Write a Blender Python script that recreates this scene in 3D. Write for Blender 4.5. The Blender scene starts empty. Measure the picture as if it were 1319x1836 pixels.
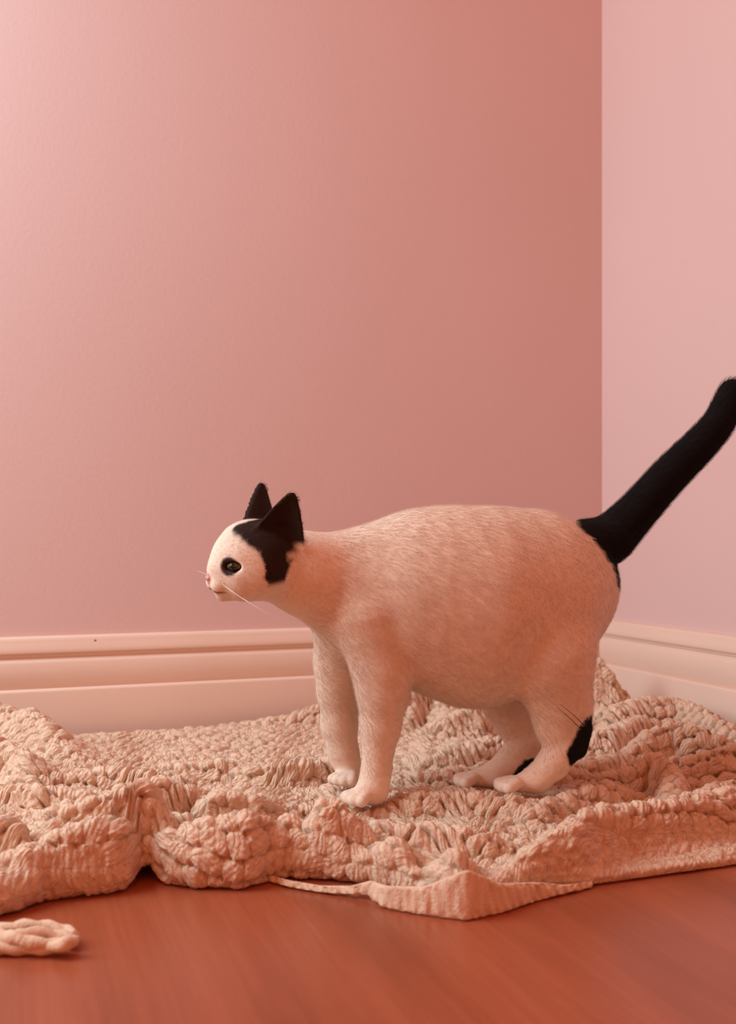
import bpy, math, random
import numpy as np
from mathutils import Matrix, Vector

random.seed(7)
rng = np.random.default_rng(11)
C = bpy.context.scene.collection
D = bpy.data

# ------------------------------------------------------------------ camera frame -> room frame
FPX, CX, HOR, CAMH = 1780.0, 659.5, 970.0, 0.27       # focal (px), centre column, horizon row, eye height (m)
CORNER = np.array([0.391, 1.66])                        # room corner, seen from the camera's foot
TH = math.atan2(0.325, 0.886)                           # the back wall is turned by this much
EX = np.array([math.cos(TH), math.sin(TH)])
EY = np.array([-math.sin(TH), math.cos(TH)])

def W(p):
    """camera-aligned ground coordinates (right, forward, up) -> room coordinates (corner at origin)"""
    p = np.asarray(p, float)
    d = p[..., :2] - CORNER
    return np.stack([d @ EX, d @ EY, p[..., 2]], -1)

def Wdir(d):
    d = np.asarray(d, float)
    return np.stack([d[..., :2] @ EX, d[..., :2] @ EY, d[..., 2]], -1)

def PX(px, py, y):
    """a point that stands y metres in front of the camera"""
    return np.array([(px - CX) / FPX * y, y, CAMH - (py - HOR) / FPX * y])

def GR(px, py, z=0.0):
    """a point at height z"""
    y = FPX * (CAMH - z) / (py - HOR)
    return np.array([(px - CX) / FPX * y, y, z])

# ------------------------------------------------------------------ camera, world, light, exposure
cam = D.objects.new('camera', D.cameras.new('camera'))
C.objects.link(cam)
cam.data.sensor_width = 36.0
cam.data.lens = FPX * 36.0 / 1836.0
cam.data.shift_y = (HOR - 918.0) / 1836.0
cam.data.clip_start = 0.02
cam.location = W([0, 0, CAMH])
cam.rotation_euler = (math.radians(90), 0, -TH)
cam.data.dof.use_dof = True
cam.data.dof.focus_distance = 0.98
cam.data.dof.aperture_fstop = 7.0
bpy.context.scene.camera = cam

world = D.worlds.new('world')
bpy.context.scene.world = world
world.use_nodes = True
world.node_tree.nodes['Background'].inputs[0].default_value = (1.0, 0.288, 0.103, 1)   # even warm ambient fill, added to tint the shadows red
world.node_tree.nodes['Background'].inputs[1].default_value = 0.83

key = D.lights.new('assumed_window_key', 'AREA')  # bare area lamp at the left, standing in for an assumed, unseen window
key.shape = 'RECTANGLE'
key.size, key.size_y = 0.65, 1.3
key.energy = 24.8
key.color = (0.66, 0.96, 1.03)
ko = D.objects.new('assumed_window_key', key)
C.objects.link(ko)
ko.location = (-1.74, -0.42, 1.04)
ko.rotation_euler = (Vector((-0.40, -0.52, 0.15)) - Vector(ko.location)).to_track_quat('-Z', 'Y').to_euler()

sc = bpy.context.scene
sc.view_settings.view_transform = 'Standard'
sc.view_settings.look = 'None'
sc.view_settings.exposure = 0.0
sc.view_settings.gamma = 1.0
sc.view_settings.use_curve_mapping = False

# ------------------------------------------------------------------ helpers
def mesh_obj(name, verts, faces, mat=None, parent=None, smooth=True, uv=None):
    """faces: list of tuples or an (n,3|4) int array"""
    me = D.meshes.new(name)
    verts = np.asarray(verts, np.float32)
    if parent is not None:
        verts = verts - np.array(parent_origin(parent), np.float32)
    if isinstance(faces, np.ndarray):
        n, k = faces.shape
        me.vertices.add(len(verts))
        me.vertices.foreach_set('co', verts.ravel())
        me.loops.add(n * k)
        me.loops.foreach_set('vertex_index', faces.astype(np.int32).ravel())
        me.polygons.add(n)
        me.polygons.foreach_set('loop_start', np.arange(0, n * k, k, dtype=np.int32))
        me.update(calc_edges=True)
        me.validate()
    else:
        me.from_pydata([tuple(v) for v in verts], [], [tuple(f) for f in faces])
    if smooth:
        me.polygons.foreach_set('use_smooth', np.ones(len(me.polygons), bool))
    if mat:
        me.materials.append(mat)
    o = D.objects.new(name, me)
    C.objects.link(o)
    if parent is not None:
        o.parent = parent
    return o

def parent_origin(p):
    v = Vector((0, 0, 0))
    while p is not None:
        v += p.location
        p = p.parent
    return v

def empty(name, loc, label, cat):
    o = D.objects.new(name, None)
    C.objects.link(o)
    o.location = loc
    o.empty_display_size = 0.05
    o['label'] = label
    o['category'] = cat
    return o

def struct(o):
    o['kind'] = 'structure'
    return o

class N:
    """tiny node-tree builder"""
    def __init__(self, name):
        self.m = D.materials.new(name)
        self.m.use_nodes = True
        self.t = self.m.node_tree
        self.b = self.t.nodes['Principled BSDF']
        self.out = self.t.nodes['Material Output']
    def node(self, typ, **kw):
        n = self.t.nodes.new(typ)
        for k, v in kw.items():
            if k in n.inputs:
                n.inputs[k].default_value = v
            else:
                setattr(n, k, v)
        return n
    def link(self, a, ao, b, bi):
        self.t.links.new(a.outputs[ao], b.inputs[bi])
    def set(self, **kw):
        for k, v in kw.items():
            self.b.inputs[k.replace('_', ' ')].default_value = v
    def coords(self, scale=(1, 1, 1), rot=(0, 0, 0)):
        tc = self.node('ShaderNodeTexCoord')
        mp = self.node('ShaderNodeMapping')
        mp.inputs['Scale'].default_value = scale
        mp.inputs['Rotation'].default_value = rot
        self.link(tc, 'Object', mp, 'Vector')
        return mp
    def noise(self, vec, scale, detail=3, rough=0.5):
        n = self.node('ShaderNodeTexNoise', Scale=scale, Detail=detail, Roughness=rough)
        self.link(vec, 0, n, 'Vector')
        return n
    def ramp(self, src, out, stops):
        r = self.node('ShaderNodeValToRGB')
        cr = r.color_ramp
        while len(cr.elements) < len(stops):
            cr.elements.new(0.5)
        for e, (p, c) in zip(cr.elements, stops):
            e.position = p
            e.color = (*c, 1)
        self.link(src, out, r, 'Fac')
        return r
    def bump(self, src, out, strength, dist, prev=None):
        b = self.node('ShaderNodeBump', Strength=strength, Distance=dist)
        self.link(src, out, b, 'Height')
        if prev:
            self.link(prev, 'Normal', b, 'Normal')
        self.link(b, 'Normal', self.b, 'Normal')
        return b

# ------------------------------------------------------------------ materials
def mat_wall():
    n = N('pink_wall_paint')
    v = n.coords()
    a = n.noise(v, 1.6, 2)
    r = n.ramp(a, 'Fac', [(0.3, (0.69, 0.472, 0.45)), (0.7, (0.72, 0.497, 0.475))])
    n.link(r, 'Color', n.b, 'Base Color')
    n.set(Roughness=0.75, Specular_IOR_Level=0.2)
    n.bump(n.noise(v, 170, 3, 0.6), 'Fac', 0.12, 0.002)
    return n.m

def mat_trim():
    n = N('cream_trim_paint')
    v = n.coords()
    a = n.noise(v, 5, 3)
    r = n.ramp(a, 'Fac', [(0.3, (0.77, 0.56, 0.46)), (0.7, (0.80, 0.59, 0.49))])
    n.link(r, 'Color', n.b, 'Base Color')
    n.set(Roughness=0.5, Specular_IOR_Level=0.3)
    n.bump(n.noise(v, 60, 2), 'Fac', 0.04, 0.002)
    return n.m

def mat_floor():
    n = N('reddish_brown_wood')
    v = n.coords((8.0, 1.1, 1), (0, 0, math.radians(-8)))
    a = n.noise(v, 2.2, 5, 0.55)
    r = n.ramp(a, 'Fac', [(0.32, (0.27, 0.060, 0.026)), (0.55, (0.36, 0.086, 0.038)), (0.75, (0.42, 0.106, 0.050))])
    v2 = n.coords((240, 5, 1), (0, 0, math.radians(-8)))
    g = n.noise(v2, 1.0, 4, 0.6)
    gr = n.ramp(g, 'Fac', [(0.35, (0.82, 0.80, 0.78)), (0.6, (1, 1, 1))])
    mx = n.node('ShaderNodeMix', data_type='RGBA', blend_type='MULTIPLY')
    mx.inputs['Factor'].default_value = 0.6
    n.t.links.new(r.outputs['Color'], mx.inputs[6])
    n.t.links.new(gr.outputs['Color'], mx.inputs[7])
    n.t.links.new(mx.outputs[2], n.b.inputs['Base Color'])
    n.set(Roughness=0.30, Specular_IOR_Level=0.6)
    n.bump(g, 'Fac', 0.03, 0.001)
    return n.m

def mat_yarn(name, a, b, fuzz=1.0):
    n = N(name)
    v = n.coords()
    c = n.noise(v, 55, 3, 0.6)
    r = n.ramp(c, 'Fac', [(0.3, a), (0.7, b)])
    n.link(r, 'Color', n.b, 'Base Color')
    n.set(Roughness=0.95, Specular_IOR_Level=0.1)
    f1 = n.noise(v, 420, 4, 0.7)
    b1 = n.bump(f1, 'Fac', 0.55 * fuzz, 0.0035)
    f2 = n.noise(v, 1300, 2, 0.6)
    n.bump(f2, 'Fac', 0.35 * fuzz, 0.0015, b1)
    return n.m

def add_strands(m):
    # twisted yarn strands, laid out along the stitches
    t = m.node_tree
    b = t.nodes['Principled BSDF']
    prev = b.inputs['Normal'].links[0].from_node
    at = t.nodes.new('ShaderNodeAttribute'); at.attribute_name = 'stitch'
    mp = t.nodes.new('ShaderNodeMapping'); mp.inputs['Rotation'].default_value = (0, 0, math.radians(24))
    wv = t.nodes.new('ShaderNodeTexWave'); wv.bands_direction = 'X'
    wv.inputs['Scale'].default_value = 78.0; wv.inputs['Distortion'].default_value = 7.0
    wv.inputs['Detail'].default_value = 2.0; wv.inputs['Detail Scale'].default_value = 1.6
    bp = t.nodes.new('ShaderNodeBump'); bp.inputs['Strength'].default_value = 0.5; bp.inputs['Distance'].default_value = 0.0018
    t.links.new(at.outputs['Vector'], mp.inputs['Vector']); t.links.new(mp.outputs['Vector'], wv.inputs['Vector'])
    t.links.new(wv.outputs['Fac'], bp.inputs['Height']); t.links.new(prev.outputs['Normal'], bp.inputs['Normal'])
    t.links.new(bp.outputs['Normal'], b.inputs['Normal'])

def mat_coat(name):
    n = N(name)
    at = n.node('ShaderNodeAttribute', attribute_name='coat')
    n.link(at, 'Color', n.b, 'Base Color')
    n.set(Roughness=0.9, Specular_IOR_Level=0.12)
    return n.m

def mat_plain(name, col, rough=0.5, spec=0.5):
    n = N(name)
    v = n.coords()
    a = n.noise(v, 300, 2)
    r = n.ramp(a, 'Fac', [(0.3, tuple(x * 0.9 for x in col)), (0.7, col)])
    n.link(r, 'Color', n.b, 'Base Color')
    n.set(Roughness=rough, Specular_IOR_Level=spec)
    return n.m

M_WALL, M_TRIM, M_FLOOR = mat_wall(), mat_trim(), mat_floor()
M_KNIT = mat_yarn('blanket_yarn', (0.77, 0.51, 0.37), (0.87, 0.62, 0.465))
M_HEM = mat_yarn('hem_yarn', (0.77, 0.51, 0.365), (0.86, 0.61, 0.455))
M_FUZZ = M_KNIT.copy(); M_FUZZ.name = 'yarn_fibre'
add_strands(M_KNIT)
M_COAT = mat_coat('cat_coat')

# ------------------------------------------------------------------ the room: floor, two walls, baseboards
def box(name, lo, hi, mat):
    (x0, y0, z0), (x1, y1, z1) = lo, hi
    v = [(x0, y0, z0), (x1, y0, z0), (x1, y1, z0), (x0, y1, z0), (x0, y0, z1), (x1, y0, z1), (x1, y1, z1), (x0, y1, z1)]
    f = [(0, 3, 2, 1), (4, 5, 6, 7), (0, 1, 5, 4), (1, 2, 6, 5), (2, 3, 7, 6), (3, 0, 4, 7)]
    return struct(mesh_obj(name, v, f, mat, smooth=False))

ROOM = 3.2
box('floor', (-ROOM, -ROOM, -0.05), (0.12, 0.12, 0.0), M_FLOOR)
box('wall_back', (-ROOM, 0.0, 0.0), (0.12, 0.12, 2.6), M_WALL)
box('wall_right', (0.0, -ROOM, 0.0), (0.12, 0.0, 2.6), M_WALL)

def baseboard_profile():
    """(distance from the wall, height): flat board, a ledge, a rounded belly, a groove, a cap"""
    p = [(0.0, 0.0), (0.0175, 0.0), (0.0175, 0.0660), (0.0170, 0.0682), (0.0157, 0.0695), (0.0130, 0.0700),
         (0.0092, 0.0702)]
    for k in range(1, 13):                                   # belly rising from the ledge
        t = k / 12
        p.append((0.0090 + 0.0042 * math.sin(math.pi * (0.06 + 0.80 * t)) ** 0.8, 0.0705 + 0.0370 * t))
    p += [(0.0096, 0.1090), (0.0078, 0.1100), (0.0070, 0.1112), (0.0074, 0.1126), (0.0092, 0.1134),
          (0.0094, 0.1150), (0.0100, 0.1160), (0.0118, 0.1175), (0.0122, 0.1195), (0.0116, 0.1240), (0.0100, 0.1300), (0.0086, 0.1345),
          (0.0080, 0.1380), (0.0064, 0.1398), (0.0040, 0.1405), (0.0, 0.1405)]
    return p

def baseboard(name, along):
    pr = baseboard_profile()
    n = len(pr)
    v, f = [], []
    for end in (0, 1):
        for d, z in pr:
            t = -ROOM if end == 0 else -d                   # mitred into the corner
            v.append((t, -d, z) if along == 'x' else (-d, t, z))
    for i in range(n - 1):
        q = (i, i + 1, n + i + 1, n + i)
        f.append(q if along == 'x' else q[::-1])
    o = struct(mesh_obj(name, v, f, M_TRIM))
    o.data.set_sharp_from_angle(angle=math.radians(50))
    return o

bb_back = baseboard('baseboard_back', 'x')
bb_right = baseboard('baseboard_right', 'y')

def nail_head():
    # a small dark nail hole in the cap of the back baseboard
    y = 1.35
    c = W(PX(169, 1147, 1.383))
    c[1] = -0.0087
    n = 14
    v = [c + np.array([0, -0.0012, 0])]
    v += [c + np.array([0.0016 * math.cos(2 * math.pi * k / n), -0.0006, 0.0016 * math.sin(2 * math.pi * k / n)]) for k in range(n)]
    v += [c + np.array([0.0020 * math.cos(2 * math.pi * k / n), 0.0014, 0.0020 * math.sin(2 * math.pi * k / n)]) for k in range(n)]
    f = [(0, 1 + k, 1 + (k + 1) % n) for k in range(n)]
    f += [(1 + k, 1 + n + k, 1 + n + (k + 1) % n, 1 + (k + 1) % n) for k in range(n)]
    o = mesh_obj('nail_head', np.array(v), f, mat_plain('dark_nail', (0.20, 0.07, 0.05), 0.6), bb_back)
    o['label'] = 'small dark nail head in the baseboard cap'
nail_head()

# ------------------------------------------------------------------ value noise on numpy arrays
def vnoise(x, y, seed=0):
    xi, yi = np.floor(x).astype(np.int64), np.floor(y).astype(np.int64)
    fx, fy = x - xi, y - yi
    fx, fy = fx * fx * (3 - 2 * fx), fy * fy * (3 - 2 * fy)
    def h(a, b):
        n = (a * 374761393 + b * 668265263 + seed * 144665) & 0xFFFFFFFF
        n = ((n ^ (n >> 13)) * 1274126177) & 0xFFFFFFFF
        return ((n ^ (n >> 16)) & 0xFFFF) / 65535.0
    return (h(xi, yi) * (1 - fx) + h(xi + 1, yi) * fx) * (1 - fy) + (h(xi, yi + 1) * (1 - fx) + h(xi + 1, yi + 1) * fx) * fy

def sstep(a, b, x):
    t = np.clip((x - a) / (b - a), 0, 1)
    return t * t * (3 - 2 * t)

def hash2(a, b, seed):
    a = a.astype(np.int64); b = b.astype(np.int64)
    n = (a * 374761393 + b * 668265263 + seed * 974711) & 0xFFFFFFFF
    n = ((n ^ (n >> 13)) * 1274126177) & 0xFFFFFFFF
    return ((n ^ (n >> 16)) & 0xFFFF) / 65535.0

# ------------------------------------------------------------------ the crocheted blanket
# folds: crest points (image column, row, crest height), falling off wf towards the viewer and wb away
FOLDS = [
    ([(-90, 1262, .062), (-20, 1270, .064), (40, 1282, .058), (80, 1312, .045), (105, 1350, .030), (135, 1392, .018)], .040, .035),
    ([(-60, 1345, .045), (10, 1352, .044), (42, 1372, .040), (55, 1402, .026)], .016, .030),
    ([(170, 1458, .020), (210, 1436, .038), (290, 1428, .044), (335, 1434, .038), (350, 1458, .016)], .008, .050),
    ([(345, 1452, .026), (390, 1446, .038), (450, 1448, .036), (490, 1458, .018)], .008, .050),
    ([(60, 1532, .016), (110, 1500, .034), (180, 1476, .044), (250, 1468, .046), (280, 1486, .024)], .008, .045),
    ([(-60, 1488, .038), (0, 1498, .038), (36, 1516, .030), (52, 1545, .016)], .009, .035),
    ([(75, 1580, .018), (120, 1542, .030), (180, 1528, .032), (235, 1536, .028)], .010, .030),
    ([(235, 1580, .016), (262, 1548, .026), (320, 1526, .034), (380, 1522, .034), (450, 1516, .034), (520, 1498, .040), (575, 1488, .038)], .022, .035),
    ([(585, 1562, .028), (640, 1540, .032), (700, 1524, .030)], .014, .018),
    ([(700, 1568, .024), (750, 1552, .030), (810, 1550, .028)], .012, .020),
    ([(640, 1496, .022), (720, 1500, .024), (800, 1502, .026), (860, 1512, .024)], .012, .028),
    ([(650, 1445, .022), (740, 1436, .026), (830, 1440, .024), (920, 1452, .022)], .012, .040),
    ([(840, 1562, .036), (895, 1588, .024), (950, 1566, .030), (1000, 1520, .036), (1050, 1478, .040), (1110, 1468, .038), (1200, 1461, .037), (1319, 1443, .035), (1450, 1425, .034)], .012, .030),
    ([(1095, 1400, .020), (1130, 1385, .030), (1170, 1372, .034), (1203, 1388, .034), (1218, 1415, .032), (1200, 1440, .024)], .013, .016),
    ([(1235, 1445, .022), (1270, 1428, .030), (1340, 1420, .030), (1450, 1410, .03)], .011, .020),
    ([(1052, 1216, .070), (1074, 1206, .080), (1092, 1224, .066), (1108, 1255, .040)], .024, .028),
    ([(1100, 1282, .040), (1150, 1268, .046), (1210, 1268, .044), (1319, 1284, .044), (1430, 1300, .04)], .030, .040),
    ([(1140, 1352, .028), (1165, 1322, .044), (1205, 1310, .050), (1255, 1322, .046), (1300, 1340, .036)], .012, .025),
    ([(1230, 1372, .026), (1290, 1362, .034), (1400, 1350, .034)], .012, .025),
    ([(728, 1262, .050), (758, 1246, .056), (788, 1262, .046), (800, 1300, .026)], .030, .030),
    ([(800, 1300, .030), (850, 1284, .040), (905, 1272, .042)], .012, .030),
    ([(745, 1368, .018), (800, 1356, .026), (890, 1340, .028)], .008, .040),
    ([(735, 1402, .012), (800, 1390, .022), (870, 1384, .022)], .010, .030),
    ([(440, 1392, .020), (520, 1382, .028), (610, 1376, .026)], .008, .035),
    ([(300, 1385, .022), (390, 1378, .026), (450, 1386, .018)], .010, .035),
    ([(100, 1405, .020), (200, 1392, .024), (300, 1400, .020)], .011, .030),
    ([(-40, 1430, .020), (60, 1424, .026), (150, 1436, .018)], .010, .030),
    ([(420, 1300, .014), (520, 1286, .022), (565, 1270, .032)], .020, .030),
    ([(960, 1462, .022), (1030, 1436, .024), (1100, 1424, .022)], .011, .025),
    ([(1010, 1395, .020), (1080, 1375, .022), (1140, 1362, .022)], .010, .025),
    ([(1040, 1345, .018), (1090, 1320, .032), (1150, 1300, .034)], .014, .025),
]
CREASES = [   # (column, row, depth), width
    ([(1060, 1562, .006), (1150, 1545, .008), (1319, 1520, .008), (1450, 1500, .008)], .006),
    ([(478, 1590, .010), (505, 1560, .014), (545, 1525, .014), (585, 1495, .006)], .010),
    ([(655, 1570, .020), (690, 1560, .014), (720, 1560, .006)], .010),
    ([(750, 1305, .012), (790, 1288, .014), (860, 1276, .010)], .009),
    ([(1110, 1420, .012), (1150, 1402, .014), (1178, 1420, .010)], .010),
    ([(1225, 1450, .010), (1245, 1425, .012), (1240, 1395, .008)], .010),
    ([(1150, 1345, .014), (1200, 1338, .016), (1260, 1350, .012)], .012),
    ([(10, 1400, .010), (50, 1420, .010), (110, 1412, .006)], .009),
    ([(10, 1330, .014), (40, 1335, .012)], .018),
    ([(700, 1360, .008), (780, 1372, .012), (890, 1356, .010)], .007),
    ([(420, 1402, .006), (520, 1400, .012), (640, 1392, .010)], .007),
]
PAWS = [(655, 1440, .0235, .93), (622, 1403, .0255, 1.0), (945, 1418, .026, .955), (862, 1405, .022, 1.02)]

FRONT = [(0.00, -160, 1668, .013), (0.10, 0, 1648, .013), (0.12, 32, 1640, .013), (0.155, 85, 1620, .013), (0.235, 200, 1607, .013),
         (0.256, 228, 1600, .012), (0.270, 250, 1579, .011), (0.285, 276, 1577, .011), (0.305, 306, 1591, .013), (0.34, 350, 1597, .014), (0.40, 440, 1597, .014),
         (0.43, 487, 1580, .011), (0.45, 520, 1577, .010), (0.50, 600, 1582, .012), (0.555, 680, 1592, .010), (0.60, 760, 1606, .007),
         (0.645, 836, 1634, .005), (0.70, 930, 1614, .004), (0.74, 1000, 1596, .004), (0.77, 1050, 1591, .004), (0.825, 1150, 1577, .004),
         (0.92, 1319, 1553, .004), (1.00, 1480, 1530, .004)]
BACK = [(0.0, -.722, 1.209), (0.14, -.50, 1.290), (0.28, -.30, 1.364), (0.42, -.10, 1.437), (0.56, .10, 1.510), (0.68, .26, 1.566), (0.76, .345, 1.585),
        (0.82, .392, 1.52), (0.88, .442, 1.385), (0.94, .49, 1.25), (1.0, .556, 1.083)]

def fold_height(X, Y):
    acc = np.zeros_like(X)
    for pts, wf, wb in FOLDS:
        P = np.array([GR(*p) for p in pts])
        best = np.full(X.shape, 1e9); hh = np.zeros_like(X); sg = np.zeros_like(X)
        for a, b in zip(P[:-1], P[1:]):
            dx, dy = b[0] - a[0], b[1] - a[1]
            t = np.clip(((X - a[0]) * dx + (Y - a[1]) * dy) / (dx * dx + dy * dy), 0, 1)
            qx, qy = a[0] + t * dx, a[1] + t * dy
            d = np.hypot(X - qx, Y - qy)
            m = d < best
            best = np.where(m, d, best)
            hh = np.where(m, a[2] + t * (b[2] - a[2]), hh)
            sg = np.where(m, Y - qy, sg)
        w = np.where(sg > 0, wb, wf)
        wblend = wf + (wb - wf) * sstep(-.006, .006, sg)
        acc += (1.18 * np.maximum(hh - .008, 0) * np.exp(-(best / (wblend * np.where(sg > 0, 1.0, .8))) ** 2)) ** 3
    z = np.cbrt(acc)
    for pts, w in CREASES:
        P = [GR(a, b, .02) for a, b, c in pts]
        dep = np.zeros_like(X)
        for (p, q), (c0, c1) in zip(zip(P[:-1], P[1:]), zip([t[2] for t in pts[:-1]], [t[2] for t in pts[1:]])):
            dx, dy = q[0] - p[0], q[1] - p[1]
            t = np.clip(((X - p[0]) * dx + (Y - p[1]) * dy) / (dx * dx + dy * dy), 0, 1)
            d = np.hypot(X - p[0] - t * dx, Y - p[1] - t * dy)
            dep = np.maximum(dep, (c0 + t * (c1 - c0)) * np.exp(-(d / w) ** 2))
        z = z - dep
    return z

def build_blanket():
    root = empty('blanket', tuple(W([0.05, 1.1, 0.0])),
                 'chunky pale peach crocheted blanket crumpled on the floor under the cat', 'blanket')
    nu, nv = 940, 600
    t = np.linspace(0, 1, nu)
    Fk = np.array([[k, *GR(px, py)[:2], r] for k, px, py, r in FRONT])
    Bk = np.array(BACK)
    def smooth1(y, n=9):
        k = np.hanning(n + 2)[1:-1]; k /= k.sum()
        return np.convolve(np.pad(y, n // 2, mode='edge'), k, 'valid')
    Fx, Fy, R = (smooth1(np.interp(t, Fk[:, 0], Fk[:, i])) for i in (1, 2, 3))
    Bx, By = (smooth1(np.interp(t, Bk[:, 0], Bk[:, i]), 41) for i in (1, 2))
    dist = np.hypot(Bx - Fx, By - Fy)
    dx, dy = (Bx - Fx) / dist, (By - Fy) / dist
    L = dist + (math.pi - 1) * R
    r = R[:, None]
    def surf(s):
        """the folded cloth without its stitches; s: (nu, nv) position from the front edge (0) to the wall (1)"""
        l = s * L[:, None]
        a = np.minimum(l / r, math.pi)
        inward = np.where(l < math.pi * r, r - r * np.sin(a), r + (l - math.pi * r))
        X = Fx[:, None] + inward * dx[:, None]
        Y = Fy[:, None] + inward * dy[:, None]
        b0 = 0.009
        zr = r * (1 - np.cos(a))
        over = np.maximum(l - math.pi * r, 0)
        z = np.where(l < math.pi * r, zr, b0 + (2 * r - b0) * np.exp(-(over / .045) ** 2))
        inner = sstep(0.0, 1.0, (l - 1.2 * r) / (2.2 * r + .006))
        wr = 0.007 * (vnoise(X * 9 + 3, Y * 26, 3) - .35) + 0.004 * (vnoise(X * 22, Y * 60 + X * 14, 5) - .4)
        z = z + inner * (fold_height(X, Y) + np.maximum(wr, -.004))
        # the edges against the walls come down to the floor
        edge = sstep(0, .05, (1 - s) * L[:, None])
        z = 0.003 + (z - 0.003) * (0.35 + 0.65 * edge)
        z = z + np.exp(-((t - .278) / .016) ** 2)[:, None] * np.exp(-(l / .05) ** 2) * .012
        # flattened under the paws
        for px, py, zz, yy in PAWS:
            p = PX(px, py, yy)
            d = np.hypot((X - p[0]) / .034, (Y - p[1]) / .026)
            w = np.exp(-d ** 4)
            z = z * (1 - w) + (zz - .0070) * w
        return np.stack([X, Y, z], -1)
    s0 = np.linspace(0, 1, nv)
    P = surf(np.repeat(s0[None], nu, 0))
    # second pass: even steps along the cloth instead of along the floor
    B = np.concatenate([np.zeros((nu, 1)), np.cumsum(np.linalg.norm(np.diff(P, axis=1), axis=2), 1)], 1)
    s2 = np.stack([np.interp(np.linspace(0, B[i, -1], nv), B[i], s0) for i in range(nu)])
    k = np.hanning(17); k /= k.sum()
    sp = np.pad(s2, ((8, 8), (0, 0)), mode='edge')
    s2 = sum(kk * sp[i:i + nu] for i, kk in enumerate(k))
    P = surf(s2)
    X, Y, z = P[..., 0], P[..., 1], P[..., 2]
    # lengths on the cloth, for the stitch pattern
    seg = np.linalg.norm(np.diff(P, axis=1), axis=2)
    B = np.concatenate([np.zeros((nu, 1)), np.cumsum(seg, 1)], 1)
    # smooth rows a little between neighbours so that they stay rows
    k = np.hanning(63); k /= k.sum()
    Bp = np.pad(B, ((31, 31), (0, 0)), mode='edge')
    cs = np.zeros_like(B)
    for i, kk in enumerate(k):
        cs += kk * Bp[i:i + nu]
    B = cs
    A = X + 0.10 * Y
    A = A + .006 * (vnoise(A * 14, B * 14, 8) - .5)
    B2 = B + .10 * A + .010 * (vnoise(A * 9, B * 9, 9) - .5) + .008 * (vnoise(A * 34, B * 34, 12) - .5)
    A = A + .009 * (vnoise(A * 30, B * 30, 13) - .5)
    rb, ra = .0165, .0168
    j = np.floor(B2 / rb)
    fb = B2 / rb - j
    A2 = A + (np.mod(j, 2)) * ra * .5 + (hash2(j, j * 0 + 3, 4) - .5) * .006
    i = np.floor(A2 / ra)
    fa = A2 / ra - i
    u, v = 2 * fa - 1, 2 * fb - 1
    ch, ch2 = hash2(i, j, 1), hash2(i, j, 2)
    # a puff stitch: a broad cluster of loops, gathered at its two ends; holes are left where four meet
    u = u + .18 * (ch2 - .5) + .10 * (ch - .5) * v
    v = v + .22 * (ch - .5)
    wid = 1.02 - .30 * np.abs(v) ** 3
    q = np.clip(np.abs(u) / wid, 0, 1.2)
    rr = (np.clip(q, 0, 2) ** 2.6 + np.abs(v) ** 2.6)
    dome = np.clip(1 - rr / 1.25, 0, 1) ** .5
    angs = (ch - .5) * 3.0
    strands = np.abs(np.sin(math.pi * (2.2 * (u * np.cos(angs) + v * np.sin(angs)) + ch2))) ** .6
    puff = dome * (.0042 + .0028 * ch2) * (.80 + .26 * strands)
    # a thin chain row between the puff rows
    chain = np.exp(-((np.abs(v) - 1) / .20) ** 2) * .0022 * (.5 + .5 * np.sin(2 * math.pi * A / .0078 + j))
    st = puff + chain
    st = st - .0052 * sstep(.62, .98, np.abs(u)) * sstep(.62, .98, np.abs(v)) * (.3 + .9 * ch)          # the small holes between
    # plain ribbed band along the hem of the right side
    hem = sstep(.640, .67, t)[:, None] * (1 - sstep(.050, .064, B))
    lane = np.floor((B - .017) / .0125)
    cable = .0030 * np.abs(np.sin(math.pi * (A / .0110 + np.where(lane % 2 == 0, 1, -1) * B / .016))) ** .7 * np.abs(np.sin(math.pi * (B - .017) / .0125)) ** .5
    ribs = np.where(B > .017, cable, .0010 * np.abs(np.sin(math.pi * (A / .0062))) + .0010 * np.abs(np.sin(math.pi * B / .0058)))
    st = st * (1 - hem) + ribs * hem
    st += .0011 * (vnoise(A * 420, B * 420, 21) - .5) + .0026 * (vnoise(A * 210, B * 210, 22) - .5) + .0022 * (vnoise(A * 110, B * 110, 23) - .5)
    st *= sstep(0, .010, B) * .85 + .15
    # normals of the underlying cloth
    Ps = P.copy()
    for ax_ in (0, 1):                                        # normals of a smoothed cloth, so stitches do not cross in creases
        for _ in range(10):
            Ps = (Ps + np.take(Ps, np.clip(np.arange(Ps.shape[ax_]) + 1, 0, Ps.shape[ax_] - 1), ax_) + np.take(Ps, np.clip(np.arange(Ps.shape[ax_]) - 1, 0, None), ax_)) / 3
    du = np.gradient(Ps, axis=0); dv = np.gradient(Ps, axis=1)
    nrm = np.cross(du, dv)
    nrm /= np.linalg.norm(nrm, axis=2, keepdims=True) + 1e-12
    # where the cloth stands up in a fold its cords show as fine ribs instead of puffs
    steep = sstep(.80, .97, -nrm[..., 1]) * (1 - hem) * .6
    lip = (1 - sstep(.262, .275, t))[:, None] * (1 - sstep(.040, .052, B))
    steep = np.maximum(steep * (1 - (sstep(.29, .30, t) * (1 - sstep(.44, .45, t)))[:, None] * (1 - sstep(.05, .06, B))), lip * .9)
    wv = A + .003 * (vnoise(A * 60, B * 60, 51) - .5)
    rib2 = .0013 * np.abs(np.sin(math.pi * wv / .0058)) + .0036 * (vnoise(A * 170, B * 110, 52) - .4) + .0022 * (vnoise(A * 330, B * 200, 53) - .4)
    st = st * (1 - steep) + rib2 * steep
    st = st * (1 - .30 * (1 - sstep(.045, .07, B)))
    Q = P + nrm * st[..., None]
    Q = press(Q)
    Q[..., 2] = np.maximum(Q[..., 2], .0012)
    idx = np.arange(nu * nv).reshape(nu, nv)
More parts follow.
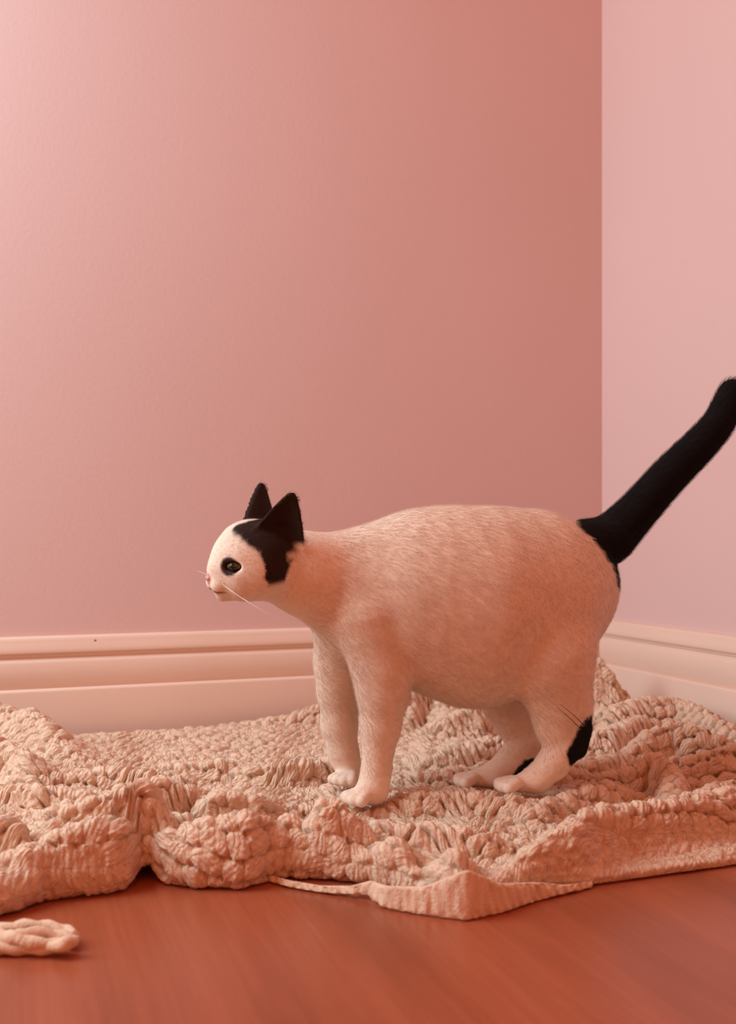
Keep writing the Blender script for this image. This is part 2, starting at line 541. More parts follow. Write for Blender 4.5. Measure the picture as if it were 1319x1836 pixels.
    F = np.stack([idx[:-1, :-1], idx[1:, :-1], idx[1:, 1:], idx[:-1, 1:]], -1).reshape(-1, 4)
    o = mesh_obj('crochet_panel', W(Q.reshape(-1, 3)), F, M_KNIT, root)

    an_ = (ch2 - .5) * 1.9; la, lb = (fa - .5) * ra, (fb - .5) * rb
    SA = la * np.cos(an_) - lb * np.sin(an_) + ch; SB = la * np.sin(an_) + lb * np.cos(an_) + ch2
    sa_ = o.data.attributes.new('stitch', 'FLOAT_VECTOR', 'POINT')
    sa_.data.foreach_set('vector', np.stack([SA, SB, ch], -1).astype(np.float32).ravel())
    # short fibres that stand off the yarn
    nf = 150000
    fi = rng.integers(0, nu - 1, nf); fj = rng.integers(0, nv - 1, nf)
    a_, b_ = rng.random((nf, 1)), rng.random((nf, 1))
    p0 = Q[fi, fj] * (1 - a_) * (1 - b_) + Q[fi + 1, fj] * a_ * (1 - b_) + Q[fi, fj + 1] * (1 - a_) * b_ + Q[fi + 1, fj + 1] * a_ * b_
    qn = np.cross(np.gradient(Q, axis=0), np.gradient(Q, axis=1)); qn /= np.linalg.norm(qn, axis=2, keepdims=True) + 1e-12
    n0 = qn[fi, fj]
    d0 = rng.normal(0, 1, (nf, 3)); d0 -= n0 * (d0 * n0).sum(1, keepdims=True); d0 /= np.linalg.norm(d0, axis=1, keepdims=True)
    ln = .0012 + .0022 * rng.random((nf, 1))
    keepf = (press(p0 + [0, 0, .004])[:, 2] > p0[:, 2] + .0039)
    p0, n0, d0, ln = p0[keepf], n0[keepf], d0[keepf], ln[keepf]; nf = len(p0)
    sd = np.cross(d0, n0) * .00012
    tip = p0 + (d0 * .8 + n0 * .75) * ln
    tip[:, 2] = np.maximum(tip[:, 2], .0006)
    V = np.stack([p0 - sd, p0 + sd, tip], 1).reshape(-1, 3)
    fz = mesh_obj('yarn_fuzz', W(V), np.arange(nf * 3).reshape(nf, 3), M_FUZZ, root)
    fz['kind'] = 'stuff'
    fz.data.normals_split_custom_set_from_vertices([tuple(x) for x in Wdir(np.repeat(n0, 3, 0))])

    # the hem border: a band that stands up around the corner of the blanket
    low = np.array([(476, 1580, 0, .80), (520, 1592, 0, 0), (575, 1601, 0, 0), (632, 1604, .002, 0), (660, 1604, .004, 0), (692, 1629, 0, 0), (760, 1641, 0, 0), (836, 1651, 0, 0),
                    (905, 1635, 0, 0), (965, 1614, 0, 0), (1010, 1602, .001, 0), (1060, 1593, 0, 0)], float)
    top = np.array([(482, 1572, .004), (522, 1582, .005), (575, 1590, .005), (630, 1588, .008), (664, 1580, .014), (694, 1590, .016), (762, 1594, .020), (838, 1562, .036),
                    (900, 1592, .020), (962, 1584, .013), (1010, 1586, .007), (1060, 1582, .003)], float)
    lo = np.array([GR(*p[:3]) for p in low]); hi = np.array([GR(*p) for p in top])
    n, m = 420, 26
    kt = np.linspace(0, 1, len(lo)); tt = np.linspace(0, 1, n)
    lo = np.stack([np.interp(tt, kt, lo[:, i]) for i in range(3)], -1)
    hi = np.stack([np.interp(tt, kt, hi[:, i]) for i in range(3)], -1)
    for i in range(3):
        lo[:, i] = smooth1(lo[:, i], 13); hi[:, i] = smooth1(hi[:, i], 13)
    # the top never ends in front of the foot of the band
    hi[:, 1] = np.maximum(hi[:, 1], lo[:, 1] + .002)
    arc = np.concatenate([[0], np.cumsum(np.linalg.norm(np.diff(lo, axis=0), axis=1))])
    tang = np.gradient(lo, axis=0); tang /= np.linalg.norm(tang, axis=1, keepdims=True)
    up = hi - lo; hl = np.linalg.norm(up, axis=1, keepdims=True); up = up / hl
    nn = np.cross(tang, up); nn /= np.linalg.norm(nn, axis=1, keepdims=True)
    nn = np.where(nn[:, 1:2] > 0, -nn, nn)                    # towards the viewer
    th = .0028
    rows = []
    for kx in range(m):
        ang = 2 * math.pi * kx / m
        cu, cn = math.cos(ang), math.sin(ang)
        e = .35
        pu = math.copysign(abs(cu) ** e, cu); pn = math.copysign(abs(cn) ** .8, cn)
        w = .5 + .5 * pu
        bmp = 1 + (.16 * np.sin(2 * math.pi * (arc / .0078 + w * 2.2)) + .9 * (vnoise(arc * 330, arc * 0 + w * 9, 41) - .5)) * (abs(cn) > .2)
        sc_ = .0016 * np.sin(2 * math.pi * arc / .017)[:, None] * (1 if cu < -.9 else 0)
        rows.append(lo + up * (hl * w + sc_) + nn * (th * pn * bmp)[:, None])
    V = np.stack(rows, 1)
    V[..., 2] = np.maximum(V[..., 2], .0008)
    idx = np.arange(n * m).reshape(n, m)
    nx = np.roll(idx, -1, 1)
    F = np.stack([idx[:-1], nx[:-1], nx[1:], idx[1:]], -1).reshape(-1, 4)
    V = V.reshape(-1, 3)
    caps = [V[:m].mean(0), V[-m:].mean(0)]
    V = np.vstack([V, caps])
    F = [tuple(q) for q in F] + [(n * m, (k + 1) % m, k) for k in range(m)] + [(n * m + 1, n * m - m + k, n * m - m + (k + 1) % m) for k in range(m)]
    hb = mesh_obj('hem_border', W(V), F, M_HEM, root)
    hb['label'] = 'flat tightly stitched hem border at the blanket corner'

    # the tassel of loose yarn lying on the floor at the left
    tas = D.objects.new('tassel', None); C.objects.link(tas); tas.parent = root
    tas.location = Vector(W(GR(60, 1690))) - root.location
    tas['label'] = 'loose yarn tassel on the bare floor'
    strands_ = [
        [(-120, 1655, .006), (-40, 1668, .007), (0, 1668, .008), (40, 1660, .011), (80, 1661, .010), (115, 1668, .008), (138, 1681, .006)],
        [(-120, 1690, .005), (-40, 1688, .006), (5, 1688, .008), (50, 1672, .013), (90, 1676, .009), (120, 1682, .007), (140, 1690, .005)],
        [(-120, 1668, .005), (-30, 1672, .006), (20, 1680, .012), (60, 1692, .009), (100, 1694, .007), (128, 1698, .006)],
        [(-120, 1700, .005), (-40, 1702, .005), (10, 1700, .005), (50, 1700, .005), (90, 1699, .006), (118, 1692, .010), (136, 1688, .009)],
    ]
    for si, pts in enumerate(strands_):
        P_ = np.array([GR(*p) for p in pts])
        kt = np.linspace(0, 1, len(P_)); n, m = 110, 16
        tt = np.linspace(0, 1, n)
        c = np.stack([smooth1(np.interp(tt, kt, P_[:, i]), 15) for i in range(3)], -1)
        tg = np.gradient(c, axis=0); tg /= np.linalg.norm(tg, axis=1, keepdims=True)
        sd = np.cross(tg, [0, 0, 1.]); sd /= np.linalg.norm(sd, axis=1, keepdims=True)
        uu = np.cross(sd, tg)
        arc = np.concatenate([[0], np.cumsum(np.linalg.norm(np.diff(c, axis=0), axis=1))])
        rows = []
        for k_ in range(m):
            an = 2 * math.pi * k_ / m
            rad = .0042 * (1 + .16 * np.cos(2 * an + 2 * math.pi * arc / .016) + .10 * (rng.random(n) - .5))
            rad = rad * np.clip(np.sqrt(np.clip((1.02 - tt) / .05, 0, 1)), .15, 1)
            rows.append(c + (sd * math.cos(an) + uu * math.sin(an)) * rad[:, None])
        V = np.stack(rows, 1)
        V[..., 2] = np.maximum(V[..., 2], .0006)
        idx = np.arange(n * m).reshape(n, m); nx = np.roll(idx, -1, 1)
        F = np.stack([idx[:-1], idx[1:], nx[1:], nx[:-1]], -1).reshape(-1, 4)
        V = np.vstack([V.reshape(-1, 3), V[-1].mean(0)])
        F = [tuple(q) for q in F] + [(n * m, n * m - m + (k_ + 1) % m, n * m - m + k_) for k_ in range(m)]
        mesh_obj('yarn', W(V), F, M_HEM, tas)
    return root


# ------------------------------------------------------------------ the cat: one smooth body from a distance field
H = 0.0018
LO = np.array([-0.20, 0.80, 0.005]); HI = np.array([0.42, 1.12, 0.455])
DIM = np.ceil((HI - LO) / H).astype(int) + 1
S = np.full(DIM, 0.2, np.float32)
AXS = [LO[i] + H * np.arange(DIM[i]) for i in range(3)]

def block(lo, hi):
    a = np.clip(np.floor((np.asarray(lo) - LO) / H).astype(int), 0, DIM - 1)
    b = np.clip(np.ceil((np.asarray(hi) - LO) / H).astype(int) + 1, 1, DIM)
    sl = tuple(slice(x, y) for x, y in zip(a, b))
    g = np.meshgrid(*[AXS[i][sl[i]] for i in range(3)], indexing='ij', sparse=True)
    return sl, g

def smin(a, b, k):
    h = np.clip(.5 + .5 * (b - a) / k, 0, 1)
    return b + (a - b) * h - k * h * (1 - h)

def cone(p, r1, q, r2, k=.010, squash=1.0):
    """tapered capsule, squashed along the depth axis by squash"""
    p, q = np.asarray(p, float), np.asarray(q, float)
    m = max(r1, r2) + 3 * k + .004
    sl, (x, y, z) = block(np.minimum(p, q) - m, np.maximum(p, q) + m)
    d = q - p
    yy = (y - p[1]) / squash; dy = d[1] / squash
    L2 = d[0] ** 2 + dy ** 2 + d[2] ** 2 + 1e-12
    t = np.clip(((x - p[0]) * d[0] + yy * dy + (z - p[2]) * d[2]) / L2, 0, 1)
    dd = np.sqrt((x - p[0] - t * d[0]) ** 2 + (yy - t * dy) ** 2 + (z - p[2] - t * d[2]) ** 2) - (r1 + t * (r2 - r1))
    S[sl] = smin(S[sl], dd.astype(np.float32), k)

def ell(c, f, u, s, rad, k=.008, cut=False):
    """ellipsoid with axes f, u, s"""
    c = np.asarray(c, float); m = max(rad) + 3 * k + .004
    sl, (x, y, z) = block(c - m, c + m)
    def pr(a):
        return (x - c[0]) * a[0] + (y - c[1]) * a[1] + (z - c[2]) * a[2]
    A_, B_, C_ = pr(f) / rad[0], pr(u) / rad[1], pr(s) / rad[2]
    k0 = np.sqrt(A_ ** 2 + B_ ** 2 + C_ ** 2)
    k1 = np.sqrt((A_ / rad[0]) ** 2 + (B_ / rad[1]) ** 2 + (C_ / rad[2]) ** 2) + 1e-9
    dd = k0 * (k0 - 1) / k1
    if cut:
        S[sl] = -smin(-S[sl], dd.astype(np.float32), k)
    else:
        S[sl] = smin(S[sl], dd.astype(np.float32), k)

def px_chain(pts, k=.010, squash=1.0):
    """pts: (column, row, depth, radius in pixels)"""
    for a, b in zip(pts[:-1], pts[1:]):
        cone(PX(*a[:3]), a[3] * a[2] / FPX, PX(*b[:3]), b[3] * b[2] / FPX, k, squash)

# trunk
px_chain([(598, 1046, .955, 84), (668, 1060, .960, 118), (762, 1072, .967, 160), (850, 1086, .975, 178), (945, 1062, .985, 150), (1000, 1046, .992, 108)], .012, .74)
# neck
px_chain([(605, 1045, .953, 84), (545, 1028, .938, 70), (490, 1008, .928, 62)], .014, .80)
# near hind leg
px_chain([(985, 1085, .957, 92), (982, 1180, .945, 82), (1004, 1258, .947, 54), (1008, 1302, .951, 45), (1012, 1332, .954, 34)], .012, .62)
px_chain([(1012, 1334, .954, 33), (990, 1370, .952, 28), (962, 1397, .949, 24)], .005)
px_chain([(962, 1397, .949, 24), (930, 1405, .945, 16)], .006)
# far hind leg
px_chain([(945, 1110, 1.020, 80), (922, 1195, 1.030, 78), (920, 1255, 1.030, 52), (936, 1300, 1.029, 40), (948, 1330, 1.028, 33)], .012, .62)
px_chain([(948, 1330, 1.028, 32), (918, 1364, 1.025, 27), (886, 1390, 1.021, 23)], .005)
px_chain([(886, 1390, 1.021, 23), (850, 1396, 1.016, 15)], .006)
# near front leg
px_chain([(665, 1110, .938, 72), (685, 1200, .935, 54), (686, 1240, .934, 46), (682, 1305, .933, 34), (674, 1385, .932, 25), (668, 1415, .930, 26)], .007, .85)
px_chain([(668, 1415, .930, 26), (650, 1424, .923, 18)], .008)
# far front leg
px_chain([(625, 1110, .985, 70), (612, 1190, .998, 46), (606, 1240, 1.0, 34), (608, 1300, 1.0, 29), (615, 1350, 1.0, 24), (627, 1385, 1.0, 22)], .012, .85)
px_chain([(627, 1385, 1.0, 22), (622, 1392, .992, 16)], .006)

def paw(cx, cy, dep, fwd, span, rad, k=.0008):
    """four toes in an arc around the front of the paw"""
    c = PX(cx, cy, dep)
    f = np.array([fwd[0], fwd[1], 0.]); f /= np.linalg.norm(f)
    sd = np.array([-f[1], f[0], 0.])
    for t_ in (-1.5, -.5, .5, 1.5):
        b = c + sd * t_ * span * .55 + np.array([0, 0, .002])
        e = c + sd * t_ * span + f * (.0155 - .0030 * abs(t_)) + np.array([0, 0, -.001])
        cone(b, rad * .95, e, rad, k)
paw(650, 1427, .923, (-.75, -.65), .0074, .0058)
paw(922, 1406, .943, (-.95, -.30), .0074, .0058)
paw(846, 1397, 1.014, (-.96, -.28), .0072, .0056)
paw(622, 1393, .990, (-.45, -.90), .0070, .0055)
# black tufts behind the hocks
px_chain([(1049, 1306, .953, 13), (1037, 1344, .951, 15)], .004)
px_chain([(950, 1376, 1.012, 11), (938, 1390, 1.010, 10)], .004)
# tail
TAIL = [(1035, 985, .995, 50), (1085, 970, 1.0, 42), (1125, 935, 1.005, 35), (1200, 852, 1.015, 31), (1252, 800, 1.02, 28), (1288, 758, 1.025, 25), (1304, 722, 1.03, 22), (1312, 700, 1.03, 18)]
def catmull(pts, n=8):
    P_ = np.array([pts[0]] + list(pts) + [pts[-1]], float); out = []
    for i in range(1, len(P_) - 2):
        for t in np.arange(n) / n:
            a, b, c, d = P_[i - 1:i + 3]
            out.append(.5 * (2 * b + (c - a) * t + (2 * a - 5 * b + 4 * c - d) * t ** 2 + (3 * b - a - 3 * c + d) * t ** 3))
    out.append(P_[-1])
    return [tuple(p) for p in out]
TAILS = catmull(TAIL)
px_chain(TAILS, .004)

# head: turned to the left and a little towards the viewer, half way through a shake
HC = PX(462, 1003, .925)
hf = np.array([-.88, -.44, -.18]); hf /= np.linalg.norm(hf)
hu = np.array([.16, -.10, .98]); hu -= hf * (hu @ hf); hu /= np.linalg.norm(hu)
hs = np.cross(hu, hf)
if hs[1] > 0:
    hs = -hs                                                  # hs points at the viewer's side
def hp(f, u, s):
    return HC + hf * f + hu * u + hs * s
def hcone(a, r1, b, r2, k=.006):
    cone(hp(*a), r1, hp(*b), r2, k)
ell(HC, hf, hu, hs, (.044, .037, .038), .010)
hcone((.010, .012, 0), .024, (.036, -.004, 0), .0125, .010)     # forehead to bridge of the nose
for sg in (-1, 1):
    hcone((.004, -.010, .018 * sg), .022, (.020, -.014, .012 * sg), .018, .010)    # cheeks
    hcone((.036, -.0145, .0065 * sg), .0105, (.041, -.0145, .0065 * sg), .0090, .004)   # whisker pads
    hcone((.022, .0100, .017 * sg), .008, (.027, .008, .014 * sg), .006, .006)     # brow
hcone((.030, -.024, 0), .0095, (.037, -.0255, 0), .0075, .005)   # chin
hcone((.044, -.0065, 0), .0055, (.0475, -.0085, 0), .0038, .004)  # nose tip
def ear(sg):
    base, tip = hp(-.013, .020, .024 * sg), hp(-.026, .064, .038 * sg)
    ax = tip - base; ln = np.linalg.norm(ax); ax /= ln
    fr = hf * .42 + hs * sg * .90; fr -= ax * (fr @ ax); fr /= np.linalg.norm(fr)   # the way the ear opens
    sd = np.cross(ax, fr)
    m = .07
    c = (base + tip) / 2
    sl, (x, y, z) = block(c - m, c + m)
    def pr(a):
        return (x - base[0]) * a[0] + (y - base[1]) * a[1] + (z - base[2]) * a[2]
    h_, q_, f_ = pr(ax), pr(sd), pr(fr)
    tt = np.clip(h_ / ln, -.3, 1.05)
    half = .0245 * np.clip(1.03 - tt, .02, 1.3) ** .72
    bowl = -.010 * (1 - (q_ / (half + 1e-4)) ** 2) * np.clip(1 - tt, 0, 1)           # hollow inner side
    thick = .0026
    d = np.maximum(np.abs(q_) - half, np.abs(f_ - bowl) - thick)
    d = np.maximum(np.maximum(d, h_ - ln), -h_ - .004)
    S[sl] = smin(S[sl], (d * .8).astype(np.float32), .004)
ear(1); ear(-1)
EYES = [hp(.0290, .0035, .0185 * sg) for sg in (1, -1)]
for e, sg in zip(EYES, (1, -1)):
    ell(e + hf * .003 + hs * sg * .003, hf, hu, hs, (.0085, .0046, .0085), .003, cut=True)

def surface_nets(S):
    ins = S < 0
    nx, ny, nz = S.shape
    cs = tuple(n - 1 for n in S.shape)
    cnt = np.zeros(cs, np.int8)
    corner = {}
    for dx in (0, 1):
        for dy in (0, 1):
            for dz in (0, 1):
                cnt += ins[dx:nx - 1 + dx, dy:ny - 1 + dy, dz:nz - 1 + dz]
    act = (cnt > 0) & (cnt < 8)
    ci = np.argwhere(act)
    vid = np.full(cs, -1, np.int64)
    vid[act] = np.arange(len(ci))
    pos = np.zeros((len(ci), 3)); w = np.zeros(len(ci))
    cor = [(a, b, c) for a in (0, 1) for b in (0, 1) for c in (0, 1)]
    for a in cor:
        for ax in range(3):
            if a[ax] == 0:
                b = list(a); b[ax] = 1
                va = S[ci[:, 0] + a[0], ci[:, 1] + a[1], ci[:, 2] + a[2]]
                vb = S[ci[:, 0] + b[0], ci[:, 1] + b[1], ci[:, 2] + b[2]]
                m = (va < 0) != (vb < 0)
                t = np.where(m, va / np.where(m, va - vb, 1), 0)
                p = ci + np.array(a, float)
                p[:, ax] += t
                pos += np.where(m[:, None], p, 0); w += m
    pos /= w[:, None]
    quads = []
    for ax in range(3):
        sl0 = [slice(None)] * 3; sl1 = [slice(None)] * 3
        sl0[ax] = slice(0, -1); sl1[ax] = slice(1, None)
        ch = ins[tuple(sl0)] != ins[tuple(sl1)]
        e = np.argwhere(ch)
        b, c = (ax + 1) % 3, (ax + 2) % 3
        ok = (e[:, b] > 0) & (e[:, c] > 0) & (e[:, b] < cs[b]) & (e[:, c] < cs[c])
        e = e[ok]
        def cell(ob, oc):
            q = e.copy(); q[:, b] += ob; q[:, c] += oc
            return vid[q[:, 0], q[:, 1], q[:, 2]]
        Q = np.stack([cell(-1, -1), cell(0, -1), cell(0, 0), cell(-1, 0)], -1)
        flip = ~ins[tuple(sl0)][tuple(e.T)]
        Q[flip] = Q[flip][:, ::-1]
        quads.append(Q)
    return pos, np.concatenate(quads)

pos, quads = surface_nets(S)
CATV = LO + pos * H
# relax the grid steps
E = np.unique(np.sort(np.concatenate([quads[:, [0, 1]], quads[:, [1, 2]], quads[:, [2, 3]], quads[:, [3, 0]]]), 1), axis=0)
deg = np.bincount(E.ravel(), minlength=len(CATV))[:, None]
for it in range(2):
    acc = np.zeros_like(CATV)
    for i in range(3):
        acc[:, i] = np.bincount(E[:, 0], CATV[E[:, 1], i], len(CATV)) + np.bincount(E[:, 1], CATV[E[:, 0], i], len(CATV))
    CATV = CATV + .5 * (acc / deg - CATV)

def vnormals(V, Q):
    n = np.cross(V[Q[:, 2]] - V[Q[:, 0]], V[Q[:, 3]] - V[Q[:, 1]])
    out = np.zeros_like(V)
    for c in range(4):
        for i in range(3):
            out[:, i] += np.bincount(Q[:, c], n[:, i], len(V))
    return out / (np.linalg.norm(out, axis=1, keepdims=True) + 1e-12)
CATN = vnormals(CATV, quads)

def segdist(V, pts):
    best = np.full(len(V), 9.)
    for a, b in zip(pts[:-1], pts[1:]):
        d = b - a
        t = np.clip(((V - a) @ d) / (d @ d), 0, 1)
        best = np.minimum(best, np.linalg.norm(V - a - t[:, None] * d, axis=1))
    return best

# lowest point of the cat over every spot of floor: the blanket gives way under the paws
LOWZ = np.where((S < .0006).any(2), LO[2] + H * np.argmax(S < .0006, axis=2), 9.)
LOWZ[LOWZ > .075] = 9.
for ax_ in (0, 1, 0, 1):
    LOWZ = np.minimum(LOWZ, np.minimum(np.roll(LOWZ, 1, ax_), np.roll(LOWZ, -1, ax_)))
def press(V):
    i = np.clip(np.rint((V[..., 0] - LO[0]) / H).astype(int), 0, DIM[0] - 1)
    j = np.clip(np.rint((V[..., 1] - LO[1]) / H).astype(int), 0, DIM[1] - 1)
    lz = LOWZ[i, j] - .0020
    V[..., 2] = np.where(V[..., 2] < .08, np.minimum(V[..., 2], lz), V[..., 2])
    return V
blanket = build_blanket()

WHITE = np.array([.84, .66, .54]); BLACK = np.array([.010, .008, .008]); BROWN = np.array([.055, .030, .024]); PINK = np.array([.62, .30, .26])
def coat(V):
    V = np.asarray(V)
    nz = (vnoise(V[:, 0] * 190, V[:, 2] * 190, 31) - .5) * .006 + (vnoise(V[:, 0] * 60, V[:, 2] * 60 + V[:, 1] * 40, 32) - .5) * .006
    col = np.repeat(WHITE[None], len(V), 0) * (1 - .05 * vnoise(V[:, 0] * 80, V[:, 2] * 80, 33))[:, None]
    def mixin(m, c):
        nonlocal col
        m = np.clip(m, 0, 1)[:, None]
        col = col * (1 - m) + c * m
    # tail and the patch at its root
    tp = [PX(*p[:3]) for p in TAIL[1:]]
    rp = [PX(1050, 958, .985), PX(1088, 1000, .985), PX(1103, 1032, .985)]
    mixin(sstep(.036, .033, segdist(V, tp) + nz), BLACK)
    root_d = np.minimum(segdist(V, rp), segdist(V, [p + [0, .03, 0] for p in rp]))
    mixin(sstep(.0230, .0195, root_d + nz + .004 * np.clip((PX(0, 1000, .99)[2] - V[:, 2]) / .02, 0, 2)), BLACK)
    # heels
    mixin(sstep(.0165, .0140, segdist(V, [PX(1055, 1308, .945), PX(1041, 1350, .943)]) + nz * .4), BLACK)
    mixin(sstep(.0095, .0080, segdist(V, [PX(951, 1376, 1.010), PX(938, 1390, 1.008)]) + nz * .4), BLACK)
    # head
    L_ = V - HC
    f, u, s = L_ @ hf, L_ @ hu, L_ @ hs
    nearhead = (np.linalg.norm(L_, axis=1) < .088).astype(float)
    sa = np.abs(s)
    cap = sstep(-.004, .004, (u + nz) - (.013 + .9 * np.maximum(f - .004, 0) - .15 * sa) ) * sstep(.003, .007, sa + .35 * np.maximum(-f + .012, 0) + nz * .5)
    band = sstep(.0145, .0105, np.abs(f + .003 + .10 * u + nz)) * sstep(.008, .014, sa) * sstep(-.019, -.012, u)
    back = sstep(-.030, -.022, f) 
    mixin(np.maximum(cap, band) * nearhead * back, BROWN * .55)
    ed = np.minimum(segdist(V, [hp(-.013, .020, .025), hp(-.026, .064, .038)]), segdist(V, [hp(-.013, .020, -.025), hp(-.026, .064, -.038)]))
    earm = sstep(.0275, .0245, ed + nz * .5) * sstep(.012, .018, u) * (f < .012)
    mixin(earm, BROWN * .6)
    # ring of dark skin around the eyes, pink nose
    for e in EYES:
        de = np.linalg.norm((V - e - hf * .004), axis=1)
        mixin(sstep(.0105, .0085, de), BROWN)
    mixin(sstep(.0066, .0054, np.linalg.norm(V - hp(.0485, -.0085, 0), axis=1)), PINK)
    mouth = sstep(.0016, .0009, np.abs(u + .0190 + .10 * sa)) * sstep(.030, .034, f) * sstep(.016, .012, sa)
    mixin(mouth * nearhead, np.array([.30, .14, .12]))
    return col

def set_color(o, cols):
    at = o.data.color_attributes.new('coat', 'FLOAT_COLOR', 'POINT')
    at.data.foreach_set('color', np.concatenate([cols, np.ones((len(cols), 1))], 1).astype(np.float32).ravel())

cat = empty('cat', tuple(W([0.09, 0.97, 0.024])),
            'short-haired white cat with black raised tail, head turned mid-shake, standing on the blanket', 'cat')
body = mesh_obj('body', W(CATV), quads, M_COAT, cat)
COL = coat(CATV)
set_color(body, COL)

# eyes: nearly shut
def sphere(c, r, nseg=20, nring=12, ax=None):
    v, f = [], []
    for i in range(nring + 1):
        th = math.pi * i / nring
        for j in range(nseg):
            ph = 2 * math.pi * j / nseg
            v.append((math.sin(th) * math.cos(ph), math.sin(th) * math.sin(ph), math.cos(th)))
    for i in range(nring):
        for j in range(nseg):
            f.append((i * nseg + j, (i + 1) * nseg + j, (i + 1) * nseg + (j + 1) % nseg, i * nseg + (j + 1) % nseg))
    v = np.array(v)
    if ax is not None:
        f_, u_, s_ = ax
        v = v[:, :1] * f_[0] * f_[1] + v[:, 1:2] * s_[0] * s_[1] + v[:, 2:] * u_[0] * u_[1]
        return np.asarray(c) + v, f
    return np.asarray(c) + v * r, f
M_EYE = mat_plain('eye_amber', (0.07, 0.045, 0.015), 0.12, 0.6)
M_PUPIL = mat_plain('eye_pupil', (0.006, 0.005, 0.005), 0.08, 0.6)
M_NOSE = mat_plain('nose_leather', (0.60, 0.30, 0.27), 0.45, 0.4)
M_WHISK = mat_plain('whisker_white', (0.80, 0.74, 0.68), 0.4, 0.4)
M_HAIR = mat_plain('dark_guard_hair', (0.10, 0.04, 0.03), 0.6, 0.3)
for e, sg in zip(EYES, (1, -1)):
    lookd = hf * .72 + hs * sg * .69
    lookd = lookd / np.linalg.norm(lookd)
    sdv = np.cross(hu, lookd); sdv /= np.linalg.norm(sdv)
    upv = np.cross(lookd, sdv)
    v, f = sphere(e, 1, ax=((lookd, .0076), (upv, .0046), (sdv, .0076)))
    eo = mesh_obj('eye', W(v), f, M_EYE, cat)
    eo['label'] = 'dark narrowed eye'
    v, f = sphere(e + lookd * .0058, 1, 14, 8, ax=((lookd, .0024), (upv, .0036), (sdv, .0032)))
    mesh_obj('pupil', W(v), f, M_PUPIL, eo)
v, f = sphere(hp(.0495, -.0080, 0), 1, 18, 10, ax=((hf, .0026), (hu, .0028), (hs, .0044)))
mesh_obj('nose', W(v), f, M_NOSE, cat)

def hair_tube(pts, r0, r1, m=6, n=14):
    P_ = np.array(pts); kt = np.linspace(0, 1, len(P_)); tt = np.linspace(0, 1, n)
    if len(P_) == 3:
        c = ((1 - tt) ** 2)[:, None] * P_[0] + (2 * tt * (1 - tt))[:, None] * P_[1] + (tt ** 2)[:, None] * P_[2]
    else:
        c = np.stack([np.interp(tt, kt, P_[:, i]) for i in range(3)], -1)
    tg = np.gradient(c, axis=0); tg /= np.linalg.norm(tg, axis=1, keepdims=True)
    sd = np.cross(tg, [.3, .2, 1.]); sd /= np.linalg.norm(sd, axis=1, keepdims=True)
    uu = np.cross(sd, tg)
    rad = r0 + (r1 - r0) * tt
    V = np.stack([c + (sd * math.cos(2 * math.pi * k / m) + uu * math.sin(2 * math.pi * k / m)) * rad[:, None] for k in range(m)], 1)
    idx = np.arange(n * m).reshape(n, m); nx = np.roll(idx, -1, 1)
    F = np.stack([idx[:-1], idx[1:], nx[1:], nx[:-1]], -1).reshape(-1, 4)
    return V.reshape(-1, 3), [tuple(q) for q in F]
for sg in (1, -1):
    for k in range(5):
        a = hp(.041 - .0015 * k, -.011 - .0022 * k, sg * (.0125 + .0006 * k))
        b = a + hs * sg * .022 + hf * (.008 - .004 * k) + hu * (.003 - .003 * k)
        c = a + hs * sg * .042 + hf * (.002 - .008 * k) + hu * (-.002 - .006 * k)
        v, f = hair_tube([a, b, c], .00022, .00005)
        mesh_obj('whisker', W(v), f, M_WHISK, cat)
for (x0, y0), (x1, y1) in (((998, 1268), (1041, 1308)), ((1003, 1262), (1048, 1302))):
    v, f = hair_tube([PX(x0, y0, .909), PX((x0 + x1) / 2 + 2, (y0 + y1) / 2 - 2, .913), PX(x1, y1, .932)], .00018, .00040)
    g = mesh_obj('guard_hair', W(v), f, M_HAIR, cat)
    g['label'] = 'thin dark stray hair above the black heel'

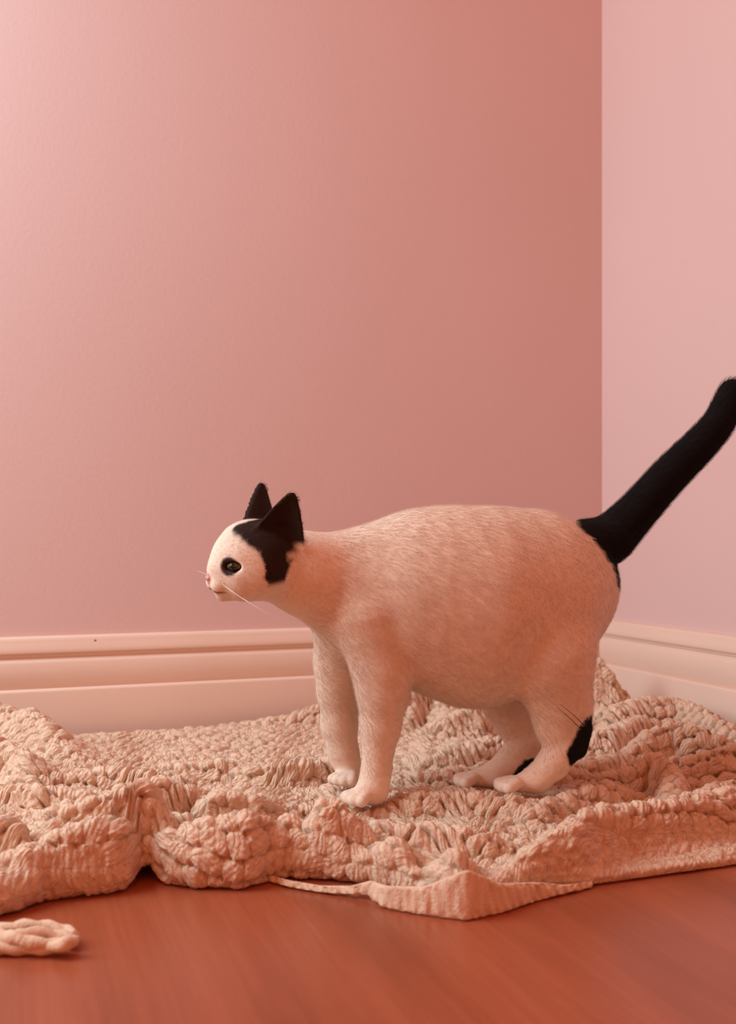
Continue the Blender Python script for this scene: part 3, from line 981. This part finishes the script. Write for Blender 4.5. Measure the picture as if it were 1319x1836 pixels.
# short fur: tapered strands lying on the coat, one part
def fur():
    A_ = CATV[quads]
    nrm = np.cross(A_[:, 2] - A_[:, 0], A_[:, 3] - A_[:, 1]); area = np.linalg.norm(nrm, axis=1) / 2
    n = 170000
    fi = rng.choice(len(quads), n, p=area / area.sum())
    a, b = rng.random((n, 1)), rng.random((n, 1))
    q = A_[fi]
    P0 = (q[:, 0] * (1 - a) + q[:, 1] * a) * (1 - b) + (q[:, 3] * (1 - a) + q[:, 2] * a) * b
    nn = CATN[quads[fi, 0]]
    col = COL[quads[fi, 0]]
    # keep clear of eyes, nose, mouth
    keep = np.ones(n, bool)
    for e in EYES:
        keep &= np.linalg.norm(P0 - e, axis=1) > .0105
    keep &= np.linalg.norm(P0 - hp(.048, -.009, 0), axis=1) > .008
    keep &= (P0[:, 2] > .052) | ((nn[:, 2] > .15) & (P0[:, 2] > .030))
    P0, nn, col = P0[keep], nn[keep], col[keep]
    n = len(P0)
    flow = np.tile(np.array([.75, 0, -.45]), (n, 1))
    leg = sstep(.11, .08, P0[:, 2])[:, None]
    flow = flow * (1 - leg) + np.array([.15, 0, -1.]) * leg
    hd = sstep(.085, .065, np.linalg.norm(P0 - HC, axis=1))[:, None]
    away = P0 - hp(.06, -.005, 0); away /= np.linalg.norm(away, axis=1, keepdims=True)
    flow = flow * (1 - hd) + away * hd
    tl = sstep(.034, .028, segdist(P0, [PX(*p[:3]) for p in TAIL[2:]]))[:, None]
    flow = flow * (1 - tl) + np.array([.68, .05, .72]) * tl
    flow += rng.normal(0, .16, (n, 3))
    flow -= nn * (flow * nn).sum(1, keepdims=True)
    flow /= np.linalg.norm(flow, axis=1, keepdims=True) + 1e-9
    ln = (.0040 + .0030 * rng.random((n, 1))) * (1 - .62 * hd) * (1 - .45 * leg) * (1 - .5 * sstep(.056, .046, P0[:, 2])[:, None]) * (1 + .5 * tl)
    d1 = nn * .36 + flow
    d2 = nn * .16 + flow
    side = np.cross(flow, nn)
    wd = .00013
    p1 = P0 + d1 * ln * .5
    p2 = p1 + d2 * ln * .55
    P0 = P0 - nn * .0008
    V = np.stack([P0 - side * wd, P0 + side * wd, p1 - side * wd * .8, p1 + side * wd * .8, p2], 1)
    base = np.arange(n)[:, None] * 5
    T = np.concatenate([base + [0, 1, 3], base + [0, 3, 2], base + [2, 3, 4]], 0)
    o = mesh_obj('fur', W(V.reshape(-1, 3)), T, M_COAT, cat)
    o['kind'] = 'stuff'
    cc = np.repeat(col, 5, 0)
    set_color(o, cc)
    o.data.normals_split_custom_set_from_vertices([tuple(x) for x in Wdir(np.repeat(nn, 5, 0))])
fur()
